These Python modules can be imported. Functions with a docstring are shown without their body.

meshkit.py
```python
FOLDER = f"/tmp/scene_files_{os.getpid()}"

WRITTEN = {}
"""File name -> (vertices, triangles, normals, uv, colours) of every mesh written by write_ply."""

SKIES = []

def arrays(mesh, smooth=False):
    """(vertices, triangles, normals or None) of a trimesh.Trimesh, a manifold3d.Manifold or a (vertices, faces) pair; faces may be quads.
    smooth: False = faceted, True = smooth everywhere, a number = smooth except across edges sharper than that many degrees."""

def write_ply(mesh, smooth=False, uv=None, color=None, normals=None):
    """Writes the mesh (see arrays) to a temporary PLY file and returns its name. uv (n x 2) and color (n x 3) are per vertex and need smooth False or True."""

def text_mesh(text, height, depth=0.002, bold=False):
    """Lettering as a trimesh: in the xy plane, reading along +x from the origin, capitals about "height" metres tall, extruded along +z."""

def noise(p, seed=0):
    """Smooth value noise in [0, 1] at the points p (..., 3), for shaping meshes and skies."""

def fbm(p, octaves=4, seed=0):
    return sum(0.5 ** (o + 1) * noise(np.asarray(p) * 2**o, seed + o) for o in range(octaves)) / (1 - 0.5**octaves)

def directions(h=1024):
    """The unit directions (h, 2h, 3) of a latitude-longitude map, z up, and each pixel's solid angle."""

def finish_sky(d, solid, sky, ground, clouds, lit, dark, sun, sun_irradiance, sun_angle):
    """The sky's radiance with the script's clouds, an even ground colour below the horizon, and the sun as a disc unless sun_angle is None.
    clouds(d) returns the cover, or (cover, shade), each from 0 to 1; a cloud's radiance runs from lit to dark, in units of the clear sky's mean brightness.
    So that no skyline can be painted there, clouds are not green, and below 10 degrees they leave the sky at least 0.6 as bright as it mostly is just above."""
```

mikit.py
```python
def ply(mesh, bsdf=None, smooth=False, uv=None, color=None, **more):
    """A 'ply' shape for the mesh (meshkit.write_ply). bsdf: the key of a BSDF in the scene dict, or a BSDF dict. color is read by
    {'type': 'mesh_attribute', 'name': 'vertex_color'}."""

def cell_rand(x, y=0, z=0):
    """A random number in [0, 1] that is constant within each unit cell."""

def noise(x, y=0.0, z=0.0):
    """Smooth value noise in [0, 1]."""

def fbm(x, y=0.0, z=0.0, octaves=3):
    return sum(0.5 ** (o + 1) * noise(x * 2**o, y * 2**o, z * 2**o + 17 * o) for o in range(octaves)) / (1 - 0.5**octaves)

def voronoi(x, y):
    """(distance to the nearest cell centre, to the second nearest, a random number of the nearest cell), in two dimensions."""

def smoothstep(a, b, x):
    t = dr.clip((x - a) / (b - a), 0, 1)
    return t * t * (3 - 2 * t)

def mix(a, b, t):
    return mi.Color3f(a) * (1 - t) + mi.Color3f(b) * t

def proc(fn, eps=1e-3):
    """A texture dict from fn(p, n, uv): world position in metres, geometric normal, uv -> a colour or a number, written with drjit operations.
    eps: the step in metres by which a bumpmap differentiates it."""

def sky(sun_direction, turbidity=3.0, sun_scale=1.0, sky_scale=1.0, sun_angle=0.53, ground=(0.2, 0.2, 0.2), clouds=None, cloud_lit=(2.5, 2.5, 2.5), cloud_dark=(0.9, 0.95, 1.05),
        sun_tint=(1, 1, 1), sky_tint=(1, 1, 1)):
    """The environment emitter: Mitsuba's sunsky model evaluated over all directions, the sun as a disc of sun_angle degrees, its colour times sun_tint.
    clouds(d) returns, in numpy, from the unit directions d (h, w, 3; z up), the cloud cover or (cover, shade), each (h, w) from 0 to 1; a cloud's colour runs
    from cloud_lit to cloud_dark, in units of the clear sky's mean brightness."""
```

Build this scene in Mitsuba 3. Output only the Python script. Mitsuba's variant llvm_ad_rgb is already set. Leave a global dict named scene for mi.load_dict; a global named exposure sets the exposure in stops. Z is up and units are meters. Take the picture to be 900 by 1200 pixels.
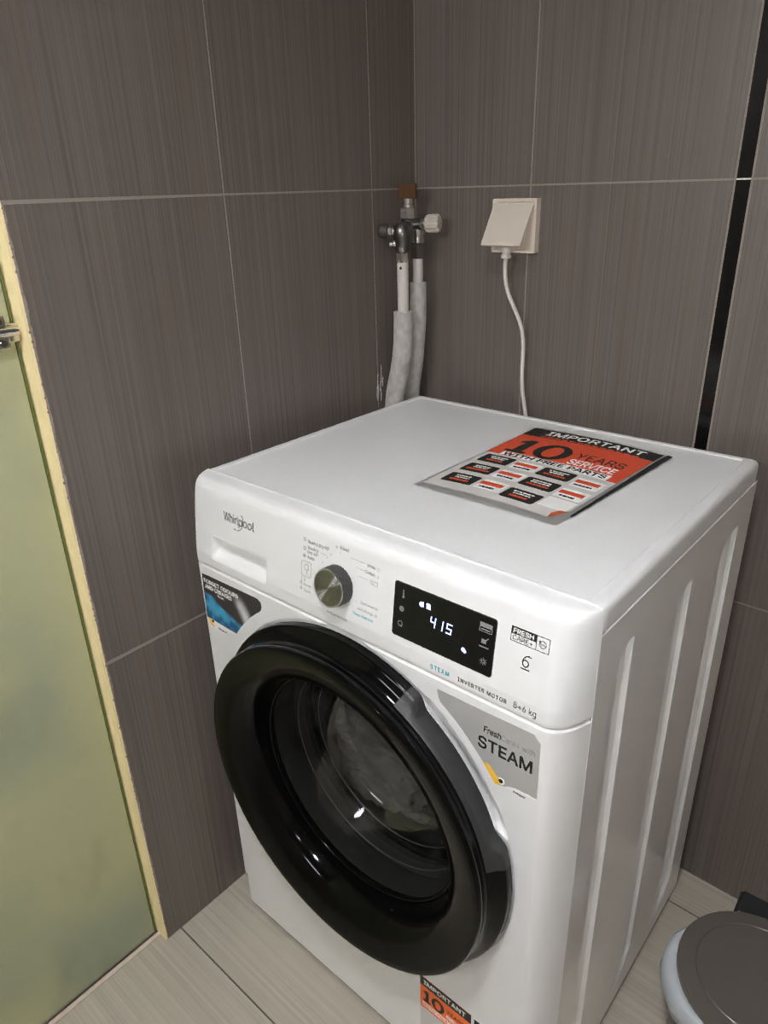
import math
import numpy as np
import trimesh
import shapely
import shapely.geometry as sg
import manifold3d as m3
import mitsuba as mi
import drjit as dr
import mikit
import meshkit
from mikit import proc, noise, fbm, smoothstep, mix

scene = {"type": "scene"}
labels = {}
T = mi.ScalarTransform4f

# ------------------------------------------------------------------ camera, light, exposure
exposure = 0.12
CAM = np.array([0.86525, -1.08152, 1.19699])
FWD = np.array([-0.6057, 0.6811, -0.4114])
UPV = np.array([-0.2508, 0.3273, 0.9110])
scene["camera"] = {"type": "perspective", "fov": 2 * math.degrees(math.atan(450 / 840.41)), "fov_axis": "x", "near_clip": 0.02, "far_clip": 50.0,
                   "to_world": T().look_at(origin=CAM.tolist(), target=(CAM + FWD).tolist(), up=UPV.tolist())}
BAR = dict(c=(0.42, -1.84, 1.55), w=0.45, h=0.07, tilt=10.0, e=(62.0, 62.0, 62.5))       # LED bar above the washbasin mirror, behind the camera
CEIL = dict(c=(0.75, -1.30, 2.44), r=0.10, e=(290.0, 294.0, 304.0))            # deep cylindrical downlight under the ceiling
FLASH = dict(off=(0.012, 0.022), r=0.004, e=(14000.0, 14100.0, 14500.0))          # LED light of the phone that takes the picture
HALL = dict(c=(-0.85, -1.0, 2.40), r=0.12, e=(20.0, 18.0, 14.0))             # lamp of the room behind the frosted door

# ------------------------------------------------------------------ helpers
def key_for(name):
    if name not in scene and name not in labels:
        return name
    k = 1
    while f"{name}_{k:03d}" in scene or f"{name}_{k:03d}" in labels:
        k += 1
    return f"{name}_{k:03d}"

def add(name, mesh, bsdf, parent=None, smooth=False, label=None, category=None, group=None, kind=None, **kw):
    key = key_for(name if parent is None else parent + "__" + name)
    scene[key] = mikit.ply(mesh, bsdf, smooth=smooth, **kw)
    tag(key, label, category, group, kind)
    return key

def tag(key, label=None, category=None, group=None, kind=None):
    d = {k: v for k, v in dict(label=label, category=category, group=group, kind=kind).items() if v}
    if d:
        labels[key] = {**labels.get(key, {}), **d}

def thing(name, label, category, group=None):
    key = key_for(name)
    tag(key, label, category, group)
    return key

def box(x0, x1, y0, y1, z0, z1):
    b = trimesh.creation.box((x1 - x0, y1 - y0, z1 - z0))
    b.apply_translation(((x0 + x1) / 2, (y0 + y1) / 2, (z0 + z1) / 2))
    return b

def cbox(x0, x1, y0, y1, z0, z1, c=0.002):
    """box with chamfered edges"""
    pts = []
    for sx in (0, 1):
        for sy in (0, 1):
            for sz in (0, 1):
                X, Y, Z = (x0, x1)[sx], (y0, y1)[sy], (z0, z1)[sz]
                dx, dy, dz = (c, -c)[sx], (c, -c)[sy], (c, -c)[sz]
                pts += [(X, Y + dy, Z + dz), (X + dx, Y, Z + dz), (X + dx, Y + dy, Z)]
    return trimesh.convex.convex_hull(np.array(pts))

def tm(man):
    m = man.to_mesh()
    return trimesh.Trimesh(np.asarray(m.vert_properties)[:, :3], np.asarray(m.tri_verts), process=False)

def man(mesh):
    return m3.Manifold(m3.Mesh(np.asarray(mesh.vertices, np.float32), np.asarray(mesh.faces, np.uint32)))

def grid_faces(nu, nv, wrap_u=False):
    f = []
    iu = np.arange(nu if wrap_u else nu - 1)
    for j in range(nv - 1):
        a = j * nu + iu
        b = j * nu + (iu + 1) % nu
        f.append(np.c_[a, b, b + nu])
        f.append(np.c_[a, b + nu, a + nu])
    return np.vstack(f)

def lathe(profile, n=64, center=(0, 0, 0), axis="z", rfun=None):
    """profile (r, h) revolved about the axis through center; axis 'z', '-y' or 'x'. rfun(theta, r, h) may change r."""
    P = np.asarray(profile, float)
    t = np.linspace(0, 2 * np.pi, n, endpoint=False)
    V = []
    for r, h in P:
        rr = np.full(n, r) if rfun is None else rfun(t, r, h)
        a, b = rr * np.cos(t), rr * np.sin(t)
        hh = np.full(n, h)
        V.append({"z": np.c_[a, b, hh], "-y": np.c_[a, -hh, b], "x": np.c_[hh, a, b], "y": np.c_[b, hh, a]}[axis])
    V = np.vstack(V) + np.asarray(center)
    F = grid_faces(n, len(P), True)
    m = trimesh.Trimesh(V, F, process=False)
    m.merge_vertices()
    m.update_faces(m.nondegenerate_faces())
    return m

def spline(pts, n):
    from scipy.interpolate import CubicSpline
    P = np.asarray(pts, float)
    d = np.r_[0, np.cumsum(np.linalg.norm(np.diff(P, axis=0), axis=1))]
    return CubicSpline(d, P, bc_type="natural")(np.linspace(0, d[-1], n))

def tube(path, radius, n=16, caps=True):
    P = np.asarray(path, float)
    R = np.broadcast_to(radius, (len(P),))
    tan = np.gradient(P, axis=0)
    tan /= np.linalg.norm(tan, axis=1, keepdims=True)
    up = np.array([1.0, 0, 0]) if abs(tan[0][0]) < 0.9 else np.array([0, 1.0, 0])
    V = []
    t = np.linspace(0, 2 * np.pi, n, endpoint=False)
    for p, d, r in zip(P, tan, R):
        u = up - d * (up @ d)
        u /= np.linalg.norm(u)
        up = u
        w = np.cross(d, u)
        V.append(p + r * (np.cos(t)[:, None] * u + np.sin(t)[:, None] * w))
    V = np.vstack(V)
    F = grid_faces(n, len(P), True)
    if caps:
        k = len(V)
        V = np.vstack([V, P[0], P[-1]])
        i = np.arange(n)
        F = np.vstack([F, np.c_[np.full(n, k), (i + 1) % n, i], np.c_[np.full(n, k + 1), k - 1 - n + 1 + i, k - n + (i + 1) % n]])
    return trimesh.Trimesh(V, F, process=False)

def extrude(poly, h):
    geoms = getattr(poly, "geoms", [poly])
    return trimesh.util.concatenate([trimesh.creation.extrude_polygon(g, h, engine="earcut") for g in geoms if g.area > 1e-12])

def rpoly(x0, x1, y0, y1, r):
    return sg.box(x0 + r, y0 + r, x1 - r, y1 - r).buffer(r, quad_segs=5) if r > 0 else sg.box(x0, y0, x1, y1)

def concat(ms):
    return trimesh.util.concatenate(ms)

# ------------------------------------------------------------------ materials
def rgb(*c):
    return {"type": "rgb", "value": list(c)}

def principled(name, color, rough=0.5, metallic=0.0, spec=0.5, **kw):
    tex = color if isinstance(color, dict) else rgb(*color)
    d = {"type": "principled", "base_color": tex, "roughness": rough if isinstance(rough, dict) else float(rough), "metallic": float(metallic), "specular": float(spec), **kw}
    scene[name] = {"type": "twosided", "bsdf": d}

def wall_color(p, n, uv):
    h = p.x + p.y
    fine = noise(h * 620.0, p.z * 2.5, 3.0)
    mid = noise(h * 330.0 + 7.0, p.z * 1.3, 11.0)
    slow = fbm(h * 9.0, p.z * 3.0, 5.0, octaves=2)
    v = 0.80 + 0.26 * (fine - 0.5) + 0.15 * (mid - 0.5) + 0.14 * (slow - 0.5) + 0.2
    warm = smoothstep(0.5, 0.8, noise(h * 60.0, p.z * 2.0, 23.0)) * 0.35
    return mix((0.140, 0.119, 0.105), (0.151, 0.119, 0.093), warm) * v

def floor_color(p, n, uv):
    fine = noise(p.y * 520.0, p.x * 4.0, 3.0)
    mid = noise(p.y * 220.0 + 5.0, p.x * 1.7, 9.0)
    slow = fbm(p.x * 5.0, p.y * 8.0, 5.0, octaves=2)
    v = 1.0 + 0.16 * (fine - 0.5) + 0.09 * (mid - 0.5) + 0.14 * (slow - 0.5)
    return mi.Color3f(0.400, 0.362, 0.300) * v

def foam_color(p, n, uv):
    v = fbm(p.x * 160.0, p.y * 160.0, p.z * 90.0, octaves=3)
    w = smoothstep(0.55, 0.8, fbm(p.x * 60.0 + 3.0, p.y * 60.0, p.z * 30.0, octaves=2))
    return mi.Color3f(0.47, 0.45, 0.425) * (0.78 + 0.45 * v) * (1.0 - 0.22 * w)

def cloth_color(p, n, uv):
    v = fbm(p.x * 40.0, p.y * 40.0, p.z * 40.0, octaves=3)
    return mi.Color3f(0.17, 0.17, 0.165) * (0.5 + v)

def jamb_color(p, n, uv):
    v = fbm(p.x * 120.0, p.y * 50.0, p.z * 25.0, octaves=2)
    return mi.Color3f(0.86, 0.72, 0.41) * (0.94 + 0.12 * v)

def pane_color(p, n, uv):
    a = fbm(p.y * 5.0 + 2.0, p.z * 4.0, 3.0, octaves=3)
    b = smoothstep(0.5, 0.85, fbm(p.y * 16.0, p.z * 9.0 + 4.0, 8.0, octaves=3))
    return mix((0.50, 0.55, 0.40), (0.68, 0.69, 0.44), smoothstep(0.25, 0.75, a)) * (1.0 - 0.12 * b)

principled("m_wall_tile", proc(wall_color), 0.42, spec=0.45)
principled("m_floor_tile", proc(floor_color), 0.45, spec=0.45)
principled("m_grout", (0.27, 0.235, 0.205), 0.85)
principled("m_grout_floor", (0.11, 0.095, 0.08), 0.85)
principled("m_black_glass", (0.004, 0.004, 0.004), 0.12, spec=0.4)
principled("m_joint_white", (0.75, 0.74, 0.71), 0.6)
principled("m_ceiling", (0.80, 0.79, 0.76), 0.8)
principled("m_plain_wall", (0.46, 0.42, 0.37), 0.7)
principled("m_enamel", (0.69, 0.69, 0.69), 0.34, spec=0.5)
principled("m_panel_white", (0.72, 0.72, 0.72), 0.30, spec=0.5)
principled("m_side_enamel", (0.74, 0.735, 0.725), 0.11, spec=0.6)
principled("m_door_black", (0.0022, 0.0022, 0.0023), 0.07, spec=0.15)
principled("m_handle_grey", (0.024, 0.0245, 0.0255), 0.45)
principled("m_rubber", (0.018, 0.018, 0.018), 0.5)
principled("m_drum_steel", (0.30, 0.30, 0.29), 0.3, metallic=0.9)
scene["m_door_glass"] = {"type": "thindielectric", "int_ior": 1.5, "specular_transmittance": rgb(0.84, 0.84, 0.82)}
principled("m_print_black", (0.012, 0.012, 0.012), 0.5)
principled("m_print_grey", (0.24, 0.24, 0.24), 0.5)
principled("m_print_pale_grey", (0.36, 0.36, 0.36), 0.5)
principled("m_print_teal", (0.06, 0.32, 0.40), 0.5)
principled("m_print_red", (0.62, 0.075, 0.03), 0.42)
principled("m_print_fold", (0.42, 0.085, 0.03), 0.45)
principled("m_print_orange", (0.88, 0.15, 0.02), 0.42)
principled("m_print_white", (0.80, 0.79, 0.77), 0.5)
principled("m_print_pale", (0.56, 0.54, 0.52), 0.45)
principled("m_print_yellow", (0.80, 0.48, 0.06), 0.45)
principled("m_sticker_silver", (0.46, 0.455, 0.45), 0.32, metallic=0.25)
principled("m_display_black", (0.004, 0.004, 0.0045), 0.16, spec=0.5)
principled("m_display_icon", (0.22, 0.22, 0.22), 0.5)
principled("m_knob_side", (0.045, 0.044, 0.043), 0.35, metallic=0.3)
principled("m_knob_face", (0.46, 0.45, 0.44), 0.24, metallic=1.0)
principled("m_chrome", (0.74, 0.73, 0.72), 0.16, metallic=1.0)
principled("m_chrome_dark", (0.20, 0.195, 0.19), 0.28, metallic=1.0)
principled("m_brass_rust", (0.115, 0.055, 0.024), 0.6, metallic=0.3)
principled("m_valve_white", (0.52, 0.47, 0.41), 0.42)
principled("m_valve_black", (0.055, 0.047, 0.042), 0.5)
principled("m_hose_white", (0.62, 0.59, 0.54), 0.5)
principled("m_foam", proc(foam_color), 0.85)
principled("m_socket", (0.72, 0.635, 0.55), 0.35, spec=0.5)
principled("m_cable", (0.66, 0.63, 0.58), 0.42)
principled("m_bin_metal", (0.15, 0.135, 0.118), 0.34, metallic=0.55)
principled("m_bin_black", (0.012, 0.013, 0.014), 0.4)
scene["m_bag"] = {"type": "principledthin", "base_color": rgb(0.62, 0.66, 0.69), "roughness": 0.35, "diff_trans": 0.7, "spec_trans": 0.0, "eta": 1.4}
principled("m_cloth_grey", proc(cloth_color), 0.9)
principled("m_cloth_brown", (0.19, 0.125, 0.09), 0.9)
principled("m_jamb", proc(jamb_color), 0.7)
principled("m_rough_edge", (0.20, 0.12, 0.08), 0.9)
scene["m_frosted"] = {"type": "principledthin", "base_color": proc(pane_color), "roughness": 0.35, "diff_trans": 0.7, "spec_trans": 0.0, "eta": 1.5}
principled("m_glass_edge", (0.10, 0.13, 0.035), 0.4)
principled("m_hall_wall", (0.66, 0.64, 0.46), 0.8)
principled("m_hall_floor", (0.30, 0.30, 0.22), 0.7)
principled("m_threshold", (0.60, 0.51, 0.42), 0.6)
principled("m_lamp_body", (0.6, 0.6, 0.6), 0.4)

def emit(mesh, color, parent, name):
    k = add(name, mesh, "m_lamp_body", parent)
    scene[k]["emitter"] = {"type": "area", "radiance": rgb(*color)}
    return k

# ------------------------------------------------------------------ lamps
YF_ = -1.95
lamp = thing("mirror_lamp", "slim LED bar lamp on the wall behind the camera", "lamp")
bx, by, bz = BAR["c"]
_w, _h, _t = BAR["w"], BAR["h"], math.radians(BAR["tilt"])
_R = trimesh.transformations.rotation_matrix(-_t, (1, 0, 0))
_R[:3, 3] = (bx, by, bz)
hb = cbox(-_w / 2 - .008, _w / 2 + .008, -.05, -.002, -_h / 2 - .008, _h / 2 + .008, .004)
hb.apply_transform(_R)
add("housing", hb, "m_lamp_body", lamp)
arm_ = cbox(-.03, .03, YF_ + .0005 - by, -.03, -.02, .02, .004)
arm_.apply_translation((bx, by, bz))
add("arm", arm_, "m_lamp_body", lamp)
# light leaves the diffuser forward and down
_d = trimesh.Trimesh(np.array([[-_w / 2, 0, _h / 2], [_w / 2, 0, _h / 2], [_w / 2, 0, -_h / 2], [-_w / 2, 0, -_h / 2]]), np.array([[0, 1, 2], [0, 2, 3]]), process=False)
_d.apply_transform(_R)
emit(_d, BAR["e"], lamp, "diffuser")
clamp = thing("ceiling_lamp", "black cylindrical downlight under the ceiling", "lamp")
cx, cy, cz = CEIL["c"]
add("housing", lathe([(0, .019), (CEIL["r"] + .012, .019), (CEIL["r"] + .012, -.13), (CEIL["r"] + .004, -.13), (CEIL["r"] + .003, .008), (0, .008)], 48, (cx, cy, cz)), "m_bin_black", clamp)
dk = trimesh.creation.cylinder(CEIL["r"], 0.006, sections=40)
dk.apply_translation((cx, cy, cz - .008))
emit(dk, CEIL["e"], clamp, "diffuser")
hl = thing("hall_lamp", "round ceiling lamp of the room behind the frosted door", "lamp")
dk = trimesh.creation.cylinder(HALL["r"], 0.01, sections=32)
dk.apply_translation(HALL["c"])
emit(dk, HALL["e"], hl, "diffuser")

fl = thing("phone_light", "small round LED light of the phone held beside the lens", "lamp")
RGT = np.cross(FWD, UPV)
RGT /= np.linalg.norm(RGT)
fc = CAM + RGT * FLASH["off"][0] + UPV * FLASH["off"][1] - FWD * 0.004
fd = trimesh.creation.cylinder(FLASH["r"], 0.002, sections=24)
fd.apply_transform(trimesh.geometry.align_vectors((0, 0, 1), FWD))
fd.apply_translation(fc)
emit(fd, FLASH["e"], fl, "diffuser")
fb = lathe([(0, -.006), (FLASH["r"] + .002, -.006), (FLASH["r"] + .002, .0005), (FLASH["r"] + .0003, .0009), (FLASH["r"] + .0003, -.003), (0, -.003)], 24)
fb.apply_transform(trimesh.geometry.align_vectors((0, 0, 1), FWD))
fb.apply_translation(fc)
add("bezel", fb, "m_lamp_body", fl)

# ------------------------------------------------------------------ room shell
ZC, YF, XR = 2.46, -1.95, 1.75
TT = 0.0006                                   # how far tiles stand proud of the grout
JO = 0.0014                                   # half a joint
ED = -0.7145                                  # the cut edge of the left wall beside the door
GY1 = -1.53                                   # far side of the door opening
DOORZ = 2.06
DRND = np.random.RandomState(5)
left = "wall_left"
add(left, concat([box(-.12, -TT, ED - .001, .0, 0, ZC), box(-.12, -TT, GY1, ED - .001, DOORZ, ZC), box(-.12, -TT, YF, GY1, 0, ZC)]), "m_grout", kind="structure")
back = "wall_back"
add(back, box(-.12, XR + .12, TT, .12, 0, ZC), "m_grout", kind="structure")
add("wall_right", box(XR, XR + .12, YF, 0, 0, ZC), "m_plain_wall", kind="structure")
add("wall_front", box(-.12, XR + .12, YF - .12, YF, 0, ZC), "m_plain_wall", kind="structure")
add("ceiling", box(-.12, XR + .12, YF - .12, .12, ZC, ZC + .1), "m_ceiling", kind="structure")
add("floor", box(-.12, XR + .12, YF - .12, .12, -.08, -TT), "m_grout_floor", kind="structure")

def tile(parent, kind, a0, a1, b0, b1, bsdf="m_wall_tile"):
    j, c = JO, .0006
    if kind == "left":     # a = y, b = z
        m = box(-TT, 0, a0 + j, a1 - j, b0 + j, b1 - j)
    elif kind == "back":   # a = x, b = z
        m = box(a0 + j, a1 - j, 0, TT, b0 + j, b1 - j)
    else:                  # floor: a = x, b = y
        m = box(a0 + j, a1 - j, b0 + j, b1 - j, -TT, 0)
    return add("tile", m, bsdf, parent)

ROWS = [(0.0, 0.5904), (0.5904, 1.1951), (1.1951, 1.8), (1.8, 2.405), (2.405, ZC)]
for (z0, z1) in ROWS:
    for (y0, y1) in [(-0.1142, 0.0), (-0.4171, -0.1142)]:
        tile(left, "left", y0, y1, z0, z1)
    for k in range(3):
        if z0 >= 1.19:
            y1 = -0.4171 - 0.303 * k
            if z0 < DOORZ and k > 0:
                continue
            tile(left, "left", y1 - 0.303, y1, max(z0, DOORZ if k else z0), z1)
# the tiles cut raggedly beside the door
def ragged(z0, z1):
    zs = np.arange(z0 + JO, z1 - JO, 0.004)
    edge = ED + 0.0012 + 0.0016 * (DRND.rand(len(zs)) - .5) + 0.0035 * (meshkit.fbm(np.c_[zs * 22, 0 * zs, 0 * zs], 3, 4) - .5)
    pts = [(-0.4171 - JO, z0 + JO), (-0.4171 - JO, z1 - JO)] + [(e, z) for e, z in zip(edge[::-1], zs[::-1])]
    m = extrude(sg.Polygon(pts).buffer(0), TT + 0.006)
    V = np.array(m.vertices)
    m.vertices = np.c_[V[:, 2] - TT - .006, V[:, 0], V[:, 1]]
    m.fix_normals()
    return m
for (z0, z1) in ROWS[:2]:
    add("tile", ragged(z0, z1), "m_wall_tile", left)
tile(left, "left", ED, -0.4171, 1.1951, 1.8) if False else None
# crumbs of adhesive along the cut
cr = []
for z in np.arange(0.03, 1.25, 0.0085):
    if DRND.rand() < 0.75:
        s = trimesh.creation.icosphere(0, 0.0008 + 0.0014 * DRND.rand())
        s.apply_transform(trimesh.transformations.random_rotation_matrix(DRND.rand(3)))
        s.apply_translation((-.0015 - .001 * DRND.rand(), ED + .0003 - .0016 * DRND.rand(), z + .006 * DRND.rand()))
        cr.append(s)
add("adhesive_crumbs", concat(cr), "m_rough_edge", left, kind="stuff")

for k in range(9):
    y, z = -.098 - .022 * DRND.rand(), .835 + .055 * DRND.rand() ** 1.5
    s = extrude(sg.LineString([(y, z), (y + .004 * (DRND.rand() - .3), z + .012 + .014 * DRND.rand())]).buffer(.0004 + .0005 * DRND.rand()), .0003)
    V = np.array(s.vertices)
    s.vertices = np.c_[V[:, 2], V[:, 0], V[:, 1]]
    add("scuff", s, "m_joint_white", left)

COLS = [(0.0, 0.2312), (0.2312, 0.5349), (0.5561, 0.8598), (0.8598, 1.1635), (1.1635, 1.4672), (1.4672, XR)]
for (z0, z1) in ROWS:
    for (x0, x1) in COLS:
        tile(back, "back", x0, x1, z0, z1)
    add("glass_strip", box(0.5349 + .0016, 0.5561 - .0016, 0.0003, TT, z0 + .0011, z1 - .0011), "m_black_glass", back)
for z in (1.1951, 0.5904):
    add("strip_joint", box(0.5349 + .0016, 0.5561 - .0016, 0.0002, TT, z - .001, z + .001), "m_joint_white", back)

for (x0, x1) in [(-.0185, 0.5), (0.5, 1.105), (1.105, XR)]:
    for (y0, y1) in [(-0.0829, 0.0), (-0.6882, -0.0829), (-1.2935, -0.6882), (YF, -1.2935)]:
        tile("floor", "floor", x0, x1, y0, y1, "m_floor_tile")

# ------------------------------------------------------------------ door opening with frosted glass door, room behind
add("trim_1", box(-.12, -.0012, ED - .0045, ED - .001, 0, DOORZ), "m_jamb", kind="structure", label="cream yellow plastered jamb of the door opening")
add("trim_2", box(-.12, -.0012, GY1, GY1 + .0035, 0, DOORZ), "m_jamb", kind="structure")
door = "door_1"
GX0, GX1 = -.036, -.028
GT, GB = ED - .0095, GY1 + .008
gl = cbox(GX0, GX1, GB, GT, .006, DOORZ - .01, .0008)
add(door, gl, "m_frosted", kind="structure", label="frosted greenish glass door pane")
add("seal", box(GX0 - .001, GX1 + .001, GT + .0003, GT + .0026, .006, DOORZ - .01), "m_glass_edge", door, label="dark olive edge seal")
add("seal", box(GX0 - .003, GX1 + .0005, GB, GT, .0012, .0058), "m_chrome", door)
hz = 1.0575
hg = []
add("hinge", concat([cbox(-.0275, -.019, ED - .062, ED - .0175, hz - .02, hz + .02, .002), cbox(-.031, -.021, ED - .022, ED - .0047, hz - .013, hz + .008, .001)]), "m_chrome", door, label="chrome hinge clamp")
for zz in (-.0125, .0125):
    add("hinge__screw", lathe([(0, .0035), (.0035, .0035), (.0045, .002), (.0045, 0)], 20, (-.019, ED - .030, hz + zz), "x"), "m_chrome_dark", door) if False else None
    add("screw", lathe([(0, .0028), (.0032, .0028), (.0045, .0015), (.0045, 0)], 20, (-.019, ED - .0265, hz + zz), "x"), "m_chrome_dark", door)
bt = trimesh.creation.cylinder(.0055, .05, sections=20)
bt.apply_transform(trimesh.transformations.rotation_matrix(math.pi / 2, (1, 0, 0)))
bt.apply_translation((-.0165, ED - .033, hz))
add("hinge_barrel", bt, "m_chrome", door, smooth=40)
add("trim_3", box(-.0250, -.0178, GY1 + .004, ED - .0045, -.0006, .0015), "m_threshold", kind="structure", label="pale threshold strip under the glass door")
HX = -1.4
add("wall_hall_back", box(HX - .1, HX, -2.3, .3, 0, ZC), "m_hall_wall", kind="structure")
add("wall_hall_right", box(HX, -.12, .3, .4, 0, ZC), "m_hall_wall", kind="structure")
add("wall_hall_left", box(HX, -.12, -2.4, -2.3, 0, ZC), "m_hall_wall", kind="structure")
add("ceiling_hall", box(HX, -.12, -2.3, .3, ZC, ZC + .1), "m_ceiling", kind="structure")
add("floor_hall", box(HX, -.12, -2.3, .3, -.08, 0), "m_hall_floor", kind="structure")

# ------------------------------------------------------------------ washing machine (local frame: x right, y back, z up)
MX, MY, MR = 0.0485, -0.0543, 0.0036
MC, MS = math.cos(MR), math.sin(MR)
def world(mesh):
    V = np.array(mesh.vertices)
    m = trimesh.Trimesh(np.c_[MX + MC * V[:, 0] - MS * V[:, 1], MY + MS * V[:, 0] + MC * V[:, 1], V[:, 2]], np.array(mesh.faces), process=False)
    return m
WM = thing("washing_machine", "white front-loading washer dryer with a black porthole door, standing in the tiled corner", "washing machine")
def wm(name, mesh, bsdf, parent=WM, smooth=False, label=None):
    return add(name, world(mesh), bsdf, parent, smooth, label)

W, FY, SY, ZT, LH = 0.595, -0.5277, -0.486, 0.845, 0.031
ZS0, ZS1 = 0.0875, 0.7195                       # seams of the front
PZ = np.array([.7195, .74, .822, .829, .834, .8385, .8418, .8438, .8447, .845])
PY = np.array([-.5279, -.5277, -.5168, -.516, -.5148, -.5125, -.509, -.504, -.496, -.486])
def panel_y(z):
    return np.interp(z, PZ, PY)

XL = -.004                                       # the front stands a little proud of the left side
def corner(n, rx, sweep, e):
    f = np.radians(np.linspace(sweep, 0, n))
    return np.c_[rx * (1 - np.sin(f) / np.sin(f[0])), ((np.cos(f) - np.cos(f[0])) / (1 - np.cos(f[0]))) ** e]
def plan_full(xs):
    """outline of the front in plan, from the left side round to the right side; second number 0 at the side, 1 at the front"""
    a, b = corner(14, .022, 80, .75), corner(14, .031, 60, 1.0)
    return np.vstack([np.c_[XL + a[:, 0], a[:, 1]], np.array([(x, 1.0) for x in xs if XL + a[-1, 0] < x < W - b[-1, 0]]).reshape(-1, 2), np.c_[W - b[::-1, 0], b[::-1, 1]]])

# lid: lofted rounded rectangle, slightly raised rim at the back and the sides
def rrect(x0, x1, y0, y1, r, n=6):
    out = []
    for (cx_, cy_, a) in [(x1 - r, y1 - r, 0), (x0 + r, y1 - r, 90), (x0 + r, y0 + r, 180), (x1 - r, y0 + r, 270)]:
        for t in np.linspace(a, a + 90, n):
            out.append((cx_ + r * math.cos(math.radians(t)), cy_ + r * math.sin(math.radians(t))))
    return np.array(out)
rings = []
for inset, fi, z in [(.0004, .0, -LH + .0012), (0, .0, -.010), (.0006, .0004, -.006), (.002, .0006, -.0030), (.0045, .0008, -.0009), (.0080, .001, -.0002), (.0140, .0011, -.0003), (.0155, .0012, .0010), (.0164, .0012, .0014), (.0174, .0013, .0010), (.0186, .0014, -.0010), (.021, .0018, -.0013)]:
    rings.append(np.c_[rrect(inset, W - inset, SY + .0009 + fi, -inset, .011 - min(inset, .008)), np.full(24, ZT + z)])
rings.append(np.c_[np.tile([[W / 2, -.24]], (24, 1)), np.full(24, ZT - .0013)])
V = np.vstack(rings)
lid = trimesh.Trimesh(V, grid_faces(24, len(rings), True), process=False)
lid.merge_vertices()
lid.update_faces(lid.nondegenerate_faces())
LID = wm("lid", lid, "m_enamel", smooth=35)
# thin bright beads along the seams of lid and side
wm("front_edge", tube([(.006, SY + .0004, ZT + .0004), (W / 2, SY + .0004, ZT + .0004), (W - .006, SY + .0004, ZT + .0004)], .0012, 10), "m_panel_white", LID, smooth=40)

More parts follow.
